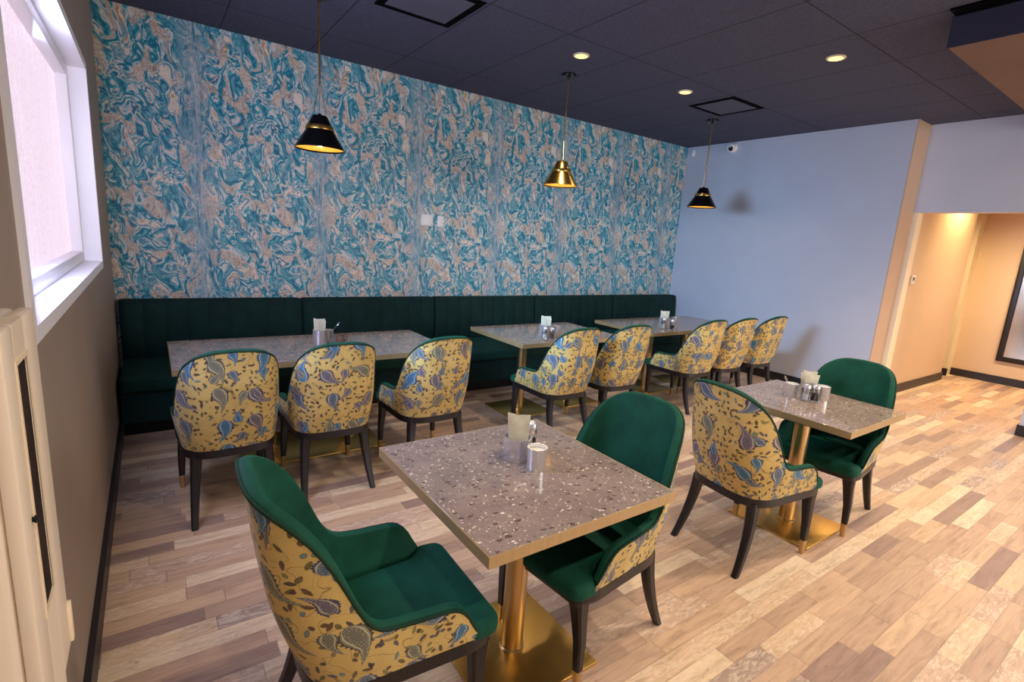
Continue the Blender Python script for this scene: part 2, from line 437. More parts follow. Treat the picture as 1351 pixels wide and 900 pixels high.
def cushion(poly, z0, z1, r, crown=.008):
    """padded slab: outline with rounded top and bottom edges and a softly crowned top"""
    P = np.array(poly); n = len(P)
    t = np.roll(P, -1, 0)-np.roll(P, 1, 0); t /= np.linalg.norm(t, axis=1)[:, None]
    nn = np.stack([-t[:, 1], t[:, 0]], 1)                    # inward for a counter-clockwise outline
    a = 0.5*np.sum(P[:, 0]*np.roll(P[:, 1], -1)-np.roll(P[:, 0], -1)*P[:, 1])
    if a < 0: nn = -nn
    bm = bmesh.new(); rings = []
    prof = [(r*.6*(1-math.cos(q)), z0+r*.6*(1-math.sin(q))) for q in (PI/2, PI/4, 0)][::1]
    prof = [(r*.6*(1-math.cos(q)), z0+r*.6-r*.6*math.sin(q)) for q in (PI/2, PI/3, PI/6, 0)] + [(r*(1-math.cos(q)), z1-crown-r+r*math.sin(q)) for q in (0, PI/8, PI/4, 3*PI/8, PI/2)]
    for d, z in prof:
        rings.append([bm.verts.new((p[0], p[1], z)) for p in P+nn*d])
    for A, B in zip(rings, rings[1:]):
        for i in range(n): bm.faces.new((A[i], A[(i+1) % n], B[(i+1) % n], B[i]))
    bm.faces.new(rings[0]); bm.faces.new(rings[-1])
    return bm
def struct(o): o['kind'] = 'structure'; return o

# ================================================================== SETTING
struct(boxo('floor', -.3, XH+.3, YF-.2, .2, -.12, 0, M['floor']))
struct(boxo('ceiling', -.3, 7.9, YF-.2, .2, H, H+.12, M['ceiling']))
struct(boxo('wall_back', -.3, L+.2, 0, .2, 0, H, M['wallpaper']))
# left wall with the window opening
WY0, WY1, WZ0, WZ1 = -3.62, -1.17, 1.335, 2.50
bm = bmesh.new()
box(bm, -.3, 0, YF, WY0, 0, H); box(bm, -.3, 0, WY1, 0, 0, H)
box(bm, -.3, 0, WY0, WY1, 0, WZ0); box(bm, -.3, 0, WY0, WY1, WZ1, H)
struct(link('wall_left', bm, M['wall_greige'], smooth=False))
# window 1: white reveal lining, frame, frosted pane
w = bpy.data.objects.new('window_1', None); C.objects.link(w); w.location = (0, WY0, WZ0); w['kind'] = 'structure'
wy, wz = WY1-WY0, WZ1-WZ0
bm = bmesh.new()
box(bm, -.16, .012, -.03, .014, -.03, wz+.03); box(bm, -.16, .012, wy-.014, wy+.03, -.03, wz+.03)
box(bm, -.16, .012, .014, wy-.014, -.03, .014); box(bm, -.16, .012, .014, wy-.014, wz-.014, wz+.03)
link('window_reveal', bm, M['white_trim'], w, smooth=False)
bm = bmesh.new()
box(bm, -.15, -.075, .014, .075, .014, wz-.014, .004); box(bm, -.15, -.075, wy-.075, wy-.014, .014, wz-.014, .004)
box(bm, -.15, -.075, .075, wy-.075, .014, .075, .004); box(bm, -.15, -.075, .075, wy-.075, wz-.075, wz-.014, .004)
link('window_frame', bm, M['white_trim'], w)
boxo('window_pane', -.142, -.13, .07, wy-.07, .07, wz-.07, M['pane'], w)
# right wall (ends at YR, then returns to the hallway)
struct(boxo('wall_right', L, L+.38, YR, 0, 0, H, M['wall_white']))
struct(boxo('wall_hall_left', L+.38, 10.05, YR, YR+.35, 0, 2.9, M['wall_cream']))
# return face next to the right wall is hallway cream, its dimmer light put into the colour
M['return_shaded'] = paint('return_shaded', rgb(188, 160, 138), .6, .015, 2, bump=.04)
struct(boxo('wall_return', L+.002, 7.62, YR-.012, YR, 0, H, M['return_shaded']))
HZ = 2.28
bm = bmesh.new()
box(bm, 7.60, 7.76, YF, YR-.012, HZ, H); box(bm, 7.60, 7.76, YF, -4.315, 0, HZ)
struct(link('wall_header', bm, M['wall_white'], smooth=False))
struct(boxo('trim_1', 7.60, 7.76, YR-.065, YR-.012, 0, HZ-.001, M['trim_cream']))
struct(boxo('wall_hall_far', XH, XH+.2, YF, .2, 0, 2.9, M['wall_cream']))
struct(boxo('trim_2', 10.52, XH, YR+.06, YR+.6, 0, 2.9, M['trim_cream']))
struct(boxo('wall_hall_end', 10.0, XH+.2, .2, .4, 0, 2.9, M['wall_cream']))
struct(boxo('wall_hall_inner', 9.85, 10.05, YR+.35, .2, 0, 2.9, M['wall_cream']))
struct(boxo('ceiling_hall', 7.76, XH+.2, YF, .4, 2.9, 3.0, M['wall_cream']))
struct(boxo('wall_hall_front', 7.76, XH, YF-.2, YF, 0, 2.9, M['wall_cream']))
# street front behind the camera: wall with large glazed openings (unseen; added fill lamps stand in them)
bm = bmesh.new()
box(bm, -.3, 7.9, YF-.2, YF, 0, .35); box(bm, -.3, 7.9, YF-.2, YF, 2.85, H)
for a, b in ((-.3, .3), (2.55, 2.75), (5.0, 5.2), (7.4, 7.9)): box(bm, a, b, YF-.2, YF, .35, 2.85)
struct(link('wall_front', bm, M['wall_white'], smooth=False))
# baseboards
struct(boxo('baseboard_left', 0, .022, YF, -.82, 0, .115, M['baseboard']))
struct(boxo('baseboard_right', L-.016, L, YR-.016, -.82, 0, .115, M['baseboard']))
struct(boxo('baseboard_return', L-.016, 7.60, YR-.030, YR-.012, 0, .115, M['baseboard']))
struct(boxo('baseboard_hall_left', 7.76, 10.07, YR-.018, YR, 0, .115, M['baseboard']))
struct(boxo('baseboard_hall_far', XH-.016, XH, YF, YR+.06, 0, .115, M['baseboard']))
struct(boxo('baseboard_pilaster', 10.505, 10.52, YR+.045, YR+.6, 0, .115, M['baseboard']))
struct(boxo('baseboard_header', 7.584, 7.60, YF, -4.315, 0, .115, M['baseboard']))
struct(boxo('baseboard_jamb', 7.60, 7.76, -4.315, -4.299, 0, .115, M['baseboard']))
# dropped soffit towards the street with a black slot beside it
struct(boxo('ceiling_soffit', 4.57, 7.60, YF, -3.99, 3.052, H, M['soffit_warm_lit']))
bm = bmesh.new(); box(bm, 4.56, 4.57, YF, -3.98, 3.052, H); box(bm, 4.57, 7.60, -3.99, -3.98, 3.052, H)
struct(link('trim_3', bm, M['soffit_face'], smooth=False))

# ================================================================== CHAIR
Wd = .268                                # half width of the tub
def half_outline(n=60):
    xc, a, b, ex = -.03, .258, Wd, 3.2
    pts = []
    for i in range(n+1):
        ph = (PI/2)*i/n
        pts.append((xc - a*abs(math.cos(ph))**(2/ex), b*abs(math.sin(ph))**(2/ex)))
    for i in range(1, 21): pts.append((xc + (.225-xc)*i/20, b + .006*i/20))
    p = np.array(pts); d = np.r_[0, np.cumsum(np.hypot(*np.diff(p, axis=0).T))]
    return p, d
HO, HD = half_outline(); SL = HD[-1]
TOPS = [(0, .996), (.10, .991), (.155, .976), (.20, .950), (.235, .916), (.265, .868), (.288, .812), (.308, .752), (.326, .69), (.345, .64), (.368, .605), (.40, .586), (.48, .578), (SL-.09, .572), (SL-.055, .552), (SL-.027, .51), (SL-.003, .455), (SL, .43)]
tx, tz = np.array(TOPS).T
def ztop(s):
    k = np.linspace(-.025, .025, 7)
    return float(np.mean(np.interp(np.clip(np.abs(s+k), 0, SL), tx, tz)))
def plan(s):
    a = abs(s); x = np.interp(a, HD, HO[:, 0]); y = np.interp(a, HD, HO[:, 1])*(1 if s >= 0 else -1)
    e = .004; a0, a1 = max(a-e, 0), min(a+e, SL)
    tx_, ty_ = np.interp(a1, HD, HO[:, 0])-np.interp(a0, HD, HO[:, 0]), np.interp(a1, HD, HO[:, 1])-np.interp(a0, HD, HO[:, 1])
    if a < e: tx_, ty_ = 0, 1
    l = math.hypot(tx_, ty_); nx, ny = -ty_/l, tx_/l
    if s < 0: ny = -ny
    return x, y, nx, ny
ZB = .412
def shell_pt(s, z, inset):
    x, y, nx, ny = plan(s)
    h = max(0, (z-ZB)/.56)
    back = max(0, -nx)
    bulge = .018*math.sin(min(1, h*1.1)*PI)*back
    x -= back*(.105*h**1.15 + bulge)
    low = max(0, 1-h/.42)
    y -= .030*low**1.6*ny; x += .022*low**1.8*back - .010*max(0, h-.7)*0
    return (x - nx*inset, y - ny*inset, z)
NS, NV = 72, 16
SS = [(-1 + 2*i/NS) for i in range(NS+1)]
SS = [SL*(abs(t)**.92)*(1 if t >= 0 else -1) for t in SS]
def thick(s, v):
    e = min(1, (SL-abs(s))/.05)
    return (.058 - .018*v)*(.55+.45*e)
def grid_mesh(rows, uvs):
    bm = bmesh.new(); uvl = bm.loops.layers.uv.new('UVMap')
    V = [[bm.verts.new(p) for p in r] for r in rows]
    for i in range(len(rows)-1):
        for j in range(len(rows[0])-1):
            f = bm.faces.new((V[i][j], V[i+1][j], V[i+1][j+1], V[i][j+1]))
            for lp, (a, b) in zip(f.loops, ((i, j), (i+1, j), (i+1, j+1), (i, j+1))): lp[uvl].uv = uvs[a][b]
    return bm
def chair_outer():
    rows, uvs = [], []
    for s in SS:
        zt = ztop(s)-.008; r, u = [], []
        for j in range(NV+1):
            v = j/NV; z = ZB + (zt-ZB)*v
            r.append(shell_pt(s, z, 0)); u.append((s, z))
        r.append(shell_pt(s, zt+.006, .006)); u.append((s, zt+.008))
        rows.append(r); uvs.append(u)
    return grid_mesh(rows, uvs)
def chair_inner():
    rows, uvs = [], []
    for s in SS:
        zt = ztop(s); r, u = [], []
        r.append(shell_pt(s, zt-.003, .005)); u.append((s, zt))
        t1 = thick(s, 1)
        for k in range(1, 6):
            a = PI*k/6
            r.append(shell_pt(s, zt-.003+.011*math.sin(a), .005+(t1-.005)*(1-math.cos(a))/2)); u.append((s, zt))
        for j in range(NV+1):
            v = 1-j/NV; z = ZB + (zt-.006-ZB)*v
            puff = .014*math.sin(v*PI)*max(0, 1-abs(s)/.3)
            r.append(shell_pt(s, z, thick(s, v)+puff)); u.append((s, z))
        rows.append(r); uvs.append(u)
    return grid_mesh(rows, uvs)
def build_chair():
    t = thing('dining_chair', 'x', 'chair', (0, 0, 0))
    link('outer_back', chair_outer(), M['paisley'], t)['label'] = 'yellow paisley fabric outside of the tub back'
    link('inner_back', chair_inner(), M['velvet'], t)['label'] = 'green velvet lining of the back and arms'
    bm = bmesh.new()
    tube(bm, [shell_pt(s, ztop(s)-.003, .002) for s in SS], .0055, 8)
    link('piping', bm, M['piping'], t)
    # T-shaped seat cushion
    poly = roundpoly([(-.235, -.15), (.190, -.190), (.212, -.250), (.325, -.246), (.325, .246), (.212, .250), (.190, .190), (-.235, .15)],
                     [.1, .022, .030, .055, .055, .030, .022, .1], 8)
    link('seat', cushion(poly, .402, .470, .026), M['velvet'], t)
    # dark rail following the tub
    out = [(shell_pt(s, ZB, -.003)[0], shell_pt(s, ZB, -.003)[1]) for s in SS]
    out = [(x, y) for x, y in out]
    poly = [(.300, -.228)] + out + [(.300, .228)]
    bm = bmesh.new(); prism(bm, roundpoly(poly, [.02]+[0]*len(out)+[.02], 3), .372, .416, .006, 2)
    link('seat_rail', bm, M['ebony'], t)
    def leg(pts, ws):
        bm = bmesh.new(); rings = []
        for (x, y, z), w in zip(pts, ws):
            h = w/2; c = h*.35
            rings.append([bm.verts.new((x+a, y+b, z)) for a, b in ((-h+c, -h), (h-c, -h), (h, -h+c), (h, h-c), (h-c, h), (-h+c, h), (-h, h-c), (-h, -h+c))])
        for a, b in zip(rings, rings[1:]):
            for k in range(8): bm.faces.new((a[k], a[(k+1) % 8], b[(k+1) % 8], b[k]))
        bm.faces.new(rings[0]); bm.faces.new(rings[-1])
        return bm
    for sg in (-1, 1):
        f = [(.258, sg*.200, .39), (.254, sg*.206, .32), (.250, sg*.219, .20), (.250, sg*.222, .085)]
        lg = link('leg', leg(f, [.070, .054, .041, .032]), M['ebony'], t)
        tip = link('leg_tip', leg([(.250, sg*.222, .0855), (.251, sg*.224, 0)], [.0325, .024]), M['gold'], lg)
        tip['label'] = 'gold metal leg tip'
        r = []
        for k in range(9):
            q = k/8; z = .39*(1-q)
            r.append((-.205-.105*q**1.9, sg*(.178+.034*q), z))
        link('leg', leg(r, [.056, .054, .051, .048, .045, .042, .039, .036, .033]), M['ebony'], t)
    return t
chair = build_chair()
G_A, G_B, G_C = 'paisley tub chairs along the long left table', 'paisley tub chairs along the middle table', 'paisley tub chairs along the far wall table'
CHAIRS = [
    (.580, -2.08, 92, 'paisley tub chair with its back to us, nearest the left wall', G_A),
    (1.165, -2.06, 90, 'paisley tub chair in the middle of the three at the long left table', G_A),
    (1.860, -2.07, 91, 'paisley tub chair at the right-hand end of the long left table', G_A),
    (3.12, -2.05, 90, 'paisley tub chair at the left end of the middle banquette table', G_B),
    (3.76, -2.05, 88, 'paisley tub chair at the right end of the middle banquette table', G_B),
    (4.96, -2.03, 90, 'first paisley tub chair at the far table, its green seat showing', G_C),
    (5.54, -2.03, 90, 'middle paisley tub chair at the far table, half hidden by its neighbour', G_C),
    (6.18, -2.03, 90, 'paisley tub chair at the far table closest to the white wall', G_C),
    (.82, -3.975, -2, 'large tub chair in front, green velvet seat, yellow paisley outside, left of front table', None),
    (1.72, -3.99, 186, 'green velvet tub chair facing us across the right edge of the front table', None),
    (3.01, -3.98, -6, 'tub chair showing its yellow and blue paisley back, left of the right-hand table', None),
    (3.89, -4.02, 186, 'green velvet tub chair behind the right-hand table, before the white wall', None),
]
for i, (x, y, a, lab, g) in enumerate(CHAIRS):
    if i == 0:
        c = chair; c.location = (x, y, 0); c.rotation_euler = (0, 0, math.radians(a)); c['label'] = lab; c['group'] = g
    else:
        c = dup(chair, (x, y, 0), math.radians(a), lab)
        if g: c['group'] = g
        elif 'group' in c: del c['group']

# ================================================================== TABLES
def table(x0, x1, y0, y1, posts, label, plate=.25, group=None, broad=None):
    cx, cy = (x0+x1)/2, (y0+y1)/2; w, d = (x1-x0)/2, (y1-y0)/2
    t = thing('dining_table', label, 'table', (cx, cy, 0), 0, group)
    TZ = .76
    boxo('tabletop', -w+.004, w-.004, -d+.004, d-.004, TZ-.034, TZ, M['terrazzo'], t, .0015, 1)
    bm = bmesh.new()
    prism(bm, [(-w, -d), (w, -d), (w, d), (-w, d)], TZ-.040, TZ-.0012)
    # hollow out: keep it a ring band
    bmesh.ops.delete(bm, geom=[f for f in bm.faces if abs(f.normal.z) > .9], context='FACES')
    bmesh.ops.solidify(bm, geom=bm.faces[:], thickness=.0038)
    link('edge_band', bm, M['gold_trim'], t, smooth=False)['label'] = 'flat gold metal edge band'
    boxo('underside_board', -w+.03, w-.03, -d+.03, d-.03, TZ-.052, TZ-.034, M['black_metal'], t)
    if broad:
        a0, a1, b0, b1 = broad
        pl = boxo('base_plate', a0-cx, a1-cx, b0-cy, b1-cy, 0, .012, M['gold_plate'], t, .003, 2); pl['label'] = 'broad gold base plate'
    for px, py in posts:
        px -= cx; py -= cy
        if not broad: pl = boxo('base_plate', px-plate, px+plate, py-plate, py+plate, 0, .012, M['gold_plate'], t, .003, 2); pl['label'] = 'square polished gold base plate'
        bm = bmesh.new(); lathe(bm, [(.052, .012), (.052, .018), (.045, .022), (.045, TZ-.066), (.07, TZ-.062), (.07, TZ-.052)], 36)
        p = link('post', bm, M['gold'], t, loc=(px, py, 0)); p['label'] = 'round brushed gold post'
    return t
table(1.010, 1.847, -4.311, -3.438, [(1.40, -3.945)], 'square brown terrazzo table with gold edge in the foreground between two tub chairs')
table(3.30, 4.075, -4.335, -3.515, [(3.535, -3.985)], 'square brown terrazzo table on the right beneath two glass shakers and a steel cup')
table(.330, 2.232, -1.841, -.958, [(.92, -1.45), (1.50, -1.45)], 'long terrazzo table at the left end of the green banquette, three chairs along it', broad=(.72, 1.70, -1.76, -1.16))
table(2.909, 4.195, -1.858, -.946, [(3.215, -1.45), (3.89, -1.40)], 'terrazzo table at the middle of the green banquette with two chairs')
table(4.706, 6.482, -1.797, -.897, [(5.13, -1.42), (5.86, -1.38)], 'terrazzo table at the far end of the banquette beside the white wall')

# ================================================================== BANQUETTE (five units)
def banquette_proto(wd):
    t = thing('banquette_bench', 'x', 'bench', (0, 0, 0), 0, 'dark green banquette units along the wallpapered wall')
    NC = 9; nx = NC*8; prof = [(-.125, .44), (-.150, .52), (-.160, .62), (-.155, .75), (-.140, .88), (-.128, .945), (-.105, .958), (-.05, .958), (-.004, .955)]
    e = .004
    bm = bmesh.new(); V = []
    for i in range(nx+1):
        u = i/nx; x = e + (wd-2*e)*u
        k = abs(math.sin(PI*NC*u)); edge = min(1, min(u, 1-u)*60)
        r = []
        for j, (y, z) in enumerate(prof):
            puff = (.013*(k**.55) if j < 6 else .004*k**.55)*1.0
            r.append(bm.verts.new((x, y-puff-.012*edge, z - .012*(1-edge)*(1 if j >= 5 else 0))))
        V.append(r)
    for i in range(nx):
        for j in range(len(prof)-1): bm.faces.new((V[i][j], V[i+1][j], V[i+1][j+1], V[i][j+1]))
    for r in (V[0], V[-1]):
        b = bm.verts.new((r[0].co.x, -.004, .44)); bm.faces.new(r+[b])
    link('backrest', bm, M['velvet_dark'], t)
    bm = bmesh.new(); box(bm, e, wd-e, -.83, -.115, .345, .462, .028, 4)
    link('seat', bm, M['velvet_bench'], t)
    bm = bmesh.new(); box(bm, .001, wd-.001, -.79, -.004, .10, .345, .004, 1)
    link('bench_front', bm, M['velvet_dark'], t)
    bm = bmesh.new(); box(bm, .004, wd-.004, -.75, -.03, 0, .10)
    link('kick_plinth', bm, M['black_metal'], t)
    return t
UW = 1.4395
bl = ['leftmost dark banquette unit, in the corner by the left wall', 'dark green channelled banquette unit behind the right part of the long left table',
      'green banquette unit between the long left table and the middle table', 'dark green banquette unit to the right of the middle table',
      'rightmost green banquette unit, against the white wall']
ban = banquette_proto(UW)
for i in range(5):
    loc = (.022+i*UW, 0, 0)
    if i == 0: ban.location = loc; ban['label'] = bl[0]
    else: dup(ban, loc, 0, bl[i])

# ================================================================== PENDANTS
def pendant_parts(t, outer):
    R0, R1, R2 = .176, .092, .055      # rim, ring, cap
    bm = bmesh.new(); lathe(bm, [(R0, 0), (R0+.001, .004), (R1, .140), (R1-.003, .140), (R0-.004, .002), (R0, 0)], 48, cap=False)
    link('lamp_shade', bm, outer, t)
    bm = bmesh.new(); lathe(bm, [(R0-.0045, .003), (R1-.004, .139), (.0, .140)], 48, cap=False)
    link('shade_lining', bm, M['shade_in'], t)
    bm = bmesh.new(); lathe(bm, [(R1+.007, .134), (R1+.008, .148), (R1+.002, .164), (R1-.012, .164), (R1-.012, .138)], 48)
    link('gold_ring', bm, M['brass'], t)
    bm = bmesh.new(); lathe(bm, [(R1-.008, .164), (R2, .228), (R2-.006, .234), (.012, .238), (.012, .25)], 48)
    link('shade_cap', bm, outer, t)
    bm = bmesh.new(); lathe(bm, [(.02, .145), (.02, .12), (.034, .10), (.043, .068), (.036, .036), (.018, .024), (0.001, .022)], 24)
    link('light_bulb', bm, M['bulb'], t)
    bm = bmesh.new()
    for sg in (-1, 1):
        tube(bm, [(sg*.045, 0, .255), (sg*.028, 0, .34), (sg*.008, 0, .44), (0, 0, .475)], .0022, 6)
    tube(bm, [(0, 0, .27), (0, 0, .45)], .002, 6)
    link('stirrup_wire', bm, M['brass'], t)
    bm = bmesh.new(); lathe(bm, [(.0001, .445), (.007, .45), (.0065, .98), (.0065, H-PZ-.02)], 12)
    link('rod', bm, M['brass'], t)
    bm = bmesh.new(); lathe(bm, [(.008, H-PZ-.05), (.012, H-PZ-.04), (.02, H-PZ-.024), (.062, H-PZ-.022), (.065, H-PZ-.016), (.065, H-PZ)], 32)
    link('ceiling_canopy', bm, M['black_metal'], t)
PZ = 2.212
plab = ['black cone pendant lamp with gold ring, hanging over the long left table', 'brass cone pendant lamp over the middle table', 'black cone pendant lamp with gold ring, in front of the white wall']
for i, (x, mt) in enumerate(((1.335, M['black_metal']), (3.645, M['brass']), (5.955, M['black_metal']))):
    t = thing('pendant_lamp', plab[i], 'lamp', (x, -1.30, PZ), math.radians(15+20*i), 'cone pendant lamps over the banquette tables')
    pendant_parts(t, mt)
    ld = bpy.data.lights.new('pendant_bulb_light', 'POINT'); ld.energy = 5; ld.color = (1, .74, .42); ld.shadow_soft_size = .03
    lo = bpy.data.objects.new('pendant_bulb_light', ld); C.objects.link(lo); lo.location = (x, -1.30, PZ+.012); lo['kind'] = 'helper'

# ================================================================== CEILING FITTINGS
def downlight(x, y, z, label, group='round recessed ceiling downlights'):
    t = thing('ceiling_downlight', label, 'ceiling light', (x, y, z), 0, group)
    bm = bmesh.new(); lathe(bm, [(.066, -.004), (.066, 0), (.050, 0), (.050, -.004)], 32, cap=False)
    bm2 = bmesh.new(); lathe(bm2, [(.072, -.0005), (.072, -.006), (.054, -.010), (.052, -.0005)], 32, cap=False)
    bm.free(); link('trim_ring', bm2, M['trim_cream'], t)
    bm = bmesh.new(); lathe(bm, [(.053, -.002), (.053, -.009), (.03, -.013), (.001, -.014)], 32)
    link('lens', bm, M['downlight_glow'], t)
downlight(3.39, -1.753, H, 'lit round downlight in the dark ceiling, close to the brass pendant rod')
downlight(4.805, -1.758, H, 'lit round downlight beside the square ceiling diffuser')
downlight(4.82, -3.173, H, 'lit round downlight nearest the dropped soffit, at the right of the ceiling')
def spot(name, loc, e, col, size, blend=.6, rad=.04, rot=(0, 0, 0)):
    ld = bpy.data.lights.new(name, 'SPOT'); ld.energy = e; ld.color = col; ld.spot_size = math.radians(size); ld.spot_blend = blend; ld.shadow_soft_size = rad
    o = bpy.data.objects.new(name, ld); C.objects.link(o); o.location = loc; o.rotation_euler = rot; o['kind'] = 'helper'; return o
def diffuser(x0, x1, y0, y1, label):
    cx, cy = (x0+x1)/2, (y0+y1)/2; w, d = (x1-x0)/2, (y1-y0)/2
    t = thing('ceiling_diffuser', label, 'air vent', (cx, cy, H), 0, 'square ceiling air diffusers')
    bm = bmesh.new()
    box(bm, -w, w, -d, -d+.055, -.006, 0); box(bm, -w, w, d-.055, d, -.006, 0)
    box(bm, -w, -w+.055, -d+.055, d-.055, -.006, 0); box(bm, w-.055, w, -d+.055, d-.055, -.006, 0)
    link('slot_frame', bm, M['slot_black'], t, smooth=False)
    boxo('face_plate', -w+.055, w-.055, -d+.055, d-.055, -.0075, -.002, M['ceiling_plate'], t, .001, 1)
diffuser(5.25, 5.83, -2.02, -1.47, 'square black-slotted air diffuser in the ceiling near the white wall')
diffuser(1.675, 2.265, -2.02, -1.45, 'square air diffuser at the top edge, over the long left table')
t = thing('linear_diffuser', 'long black slot vent in the ceiling along the dropped soffit', 'air vent', (4.49, -6.2, H))
boxo('slot_body', -.06, .062, -3.0, 2.20, -.012, 0, M['slot_black'], t)
bm = bmesh.new()
for k in (-.045, 0, .045): box(bm, k-.003, k+.003, -3.0, 2.19, -.017, -.012)
link('slot_blade', bm, M['black_metal'], t, smooth=False)

# security camera + sensor on the white wall
t = thing('security_camera', 'small white dome security camera with dark lens, high on the white wall', 'camera', (L, -.79, 3.165))
bm = bmesh.new(); lathe(bm, [(.064, 0), (.066, .012), (.058, .03), (.02, .036)], 28)
for v in bm.verts: v.co = Vector((-v.co.z, v.co.y, v.co.x))
link('mount', bm, M['plastic_white'], t)
bm = bmesh.new(); bmesh.ops.create_uvsphere(bm, u_segments=24, v_segments=16, radius=.062, matrix=Matrix.Translation((-.060, 0, -.008)))
link('dome', bm, M['plastic_white'], t)
bm = bmesh.new(); lathe(bm, [(.032, .014), (.032, .026), (.02, .031), (.001, .029)], 24)
rotm = Vector((-.8, -.45, -.35)).to_track_quat('Z', 'Y').to_matrix().to_4x4()
bm.transform(Matrix.Translation(Vector((-.060, 0, -.008)) + Vector((-.8, -.45, -.35)).normalized()*.038) @ rotm)
link('lens', bm, M['dark_glass'], t)
t = thing('motion_sensor', 'tiny white wall sensor just below the ceiling in the wallpaper corner', 'sensor', (L, -.125, 3.15))
boxo('body', -.03, 0, -.022, .022, -.045, .045, M['plastic_white'], t, .008, 3)
boxo('sensor_lens', -.033, -.028, -.018, .018, -.03, .0, M['white_trim'], t, .002, 2)
# switch plates on the wallpaper
def plate(x0, x1, z0, z1, label, gangs):
    t = thing('wall_plate', label, 'wall plate', ((x0+x1)/2, 0, (z0+z1)/2), 0, 'white wall plates on the wallpaper')
    w, h = (x1-x0)/2, (z1-z0)/2
    boxo('cover', -w, w, -.008, 0, -h, h, M['plastic_white'], t, .003, 2)
    bm = bmesh.new()
    for q in (-1, 1): lathe(bm, [(.004, 0), (.004, .001), (.001, .0015)], 12, 0, 0); bmesh.ops.translate(bm, verts=bm.verts[-36:], vec=(0, q*h*.8, 0))
    bm.transform(Matrix.Translation((0, -.008, 0)) @ Matrix.Rotation(PI/2, 4, 'X')); link('plate_screw', bm, M['white_trim'], t)
plate(2.757, 2.905, 1.752, 1.872, 'wide white wall plate on the wallpaper, the left of two', 2)
plate(2.958, 3.040, 1.750, 1.868, 'narrow white wall plate on the wallpaper, the right of two', 1)
# thermostat in the hallway
t = thing('thermostat', 'small white thermostat on the cream hallway wall', 'thermostat', (8.04, YR, 1.50))
boxo('cover', -.06, .06, -.022, 0, -.055, .055, M['plastic_white'], t, .006, 3)
boxo('display', -.03, .03, -.0235, -.021, -.01, .03, M['soffit_warm_lit'], t)
# framed mirror on the hall wall
t = thing('framed_mirror', 'tall mirror in a wide dark frame on the far hallway wall', 'mirror', (XH, -4.3, 0))
my0, my1, mz0, mz1 = -.55, .88, .345, 2.08
bm = bmesh.new(); fw = .075
box(bm, -.035, 0, my0, my0+fw, mz0, mz1, .006); box(bm, -.035, 0, my1-fw, my1, mz0, mz1, .006)
box(bm, -.035, 0, my0+fw, my1-fw, mz0, mz0+fw, .006); box(bm, -.035, 0, my0+fw, my1-fw, mz1-fw, mz1, .006)
link('frame', bm, M['ebony'], t)
boxo('mirror_glass', -.02, -.008, my0+fw-.005, my1-fw+.005, mz0+fw-.005, mz1-fw+.005, M['mirror'], t)

# ================================================================== CREAM WALL CABINET (left edge)
t = thing('wall_cabinet', 'cream metal wall cabinet with a narrow dark window slot, on the left wall', 'cabinet', (0, -4.36, 0))
D = .1
bm = bmesh.new(); box(bm, 0, D-.02, -.125, .120, .45, 1.49, .012, 3)
link('body', bm, M['cabinet_cream'], t)
bm = bmesh.new()                      # door leaf with the slot cut through it
y0, y1, s0, s1 = -.125, .118, -.055, .018
box(bm, D-.02, D, y0, s0, .845, 1.49, .004); box(bm, D-.02, D, s1, y1, .845, 1.49, .004)
box(bm, D-.02, D, s0, s1, .845, 1.03); box(bm, D-.02, D, s0, s1, 1.43, 1.49)
d = link('door', bm, M['cabinet_cream'], t)
boxo('window_slot', D-.0195, D-.002, s0, s1, 1.03, 1.43, M['slot_dark'], d)
bm = bmesh.new()
box(bm, D, D+.0015, s0-.008, s0, 1.022, 1.438); box(bm, D, D+.0015, s1, s1+.008, 1.022, 1.438); box(bm, D, D+.0015, s0, s1, 1.022, 1.03); box(bm, D, D+.0015, s0, s1, 1.43, 1.438)
link('slot_rim', bm, M['trim_cream'], d, smooth=False)
bm = bmesh.new(); lathe(bm, [(.004, 0), (.004, .002), (.006, .003), (.006, .005), (.001, .006)], 20)
bm.transform(Matrix.Translation((D, -.075, 1.2)) @ Matrix.Rotation(PI/2, 4, 'Y')); link('lock_knob', bm, M['black_metal'], d)
boxo('hinge_strip', D-.004, D+.005, .108, .124, .85, .93, M['trim_cream'], d, .002)
boxo('lower_panel', D-.02, D-.012, -.118, .112, .46, .84, M['cabinet_cream'], t, .003)

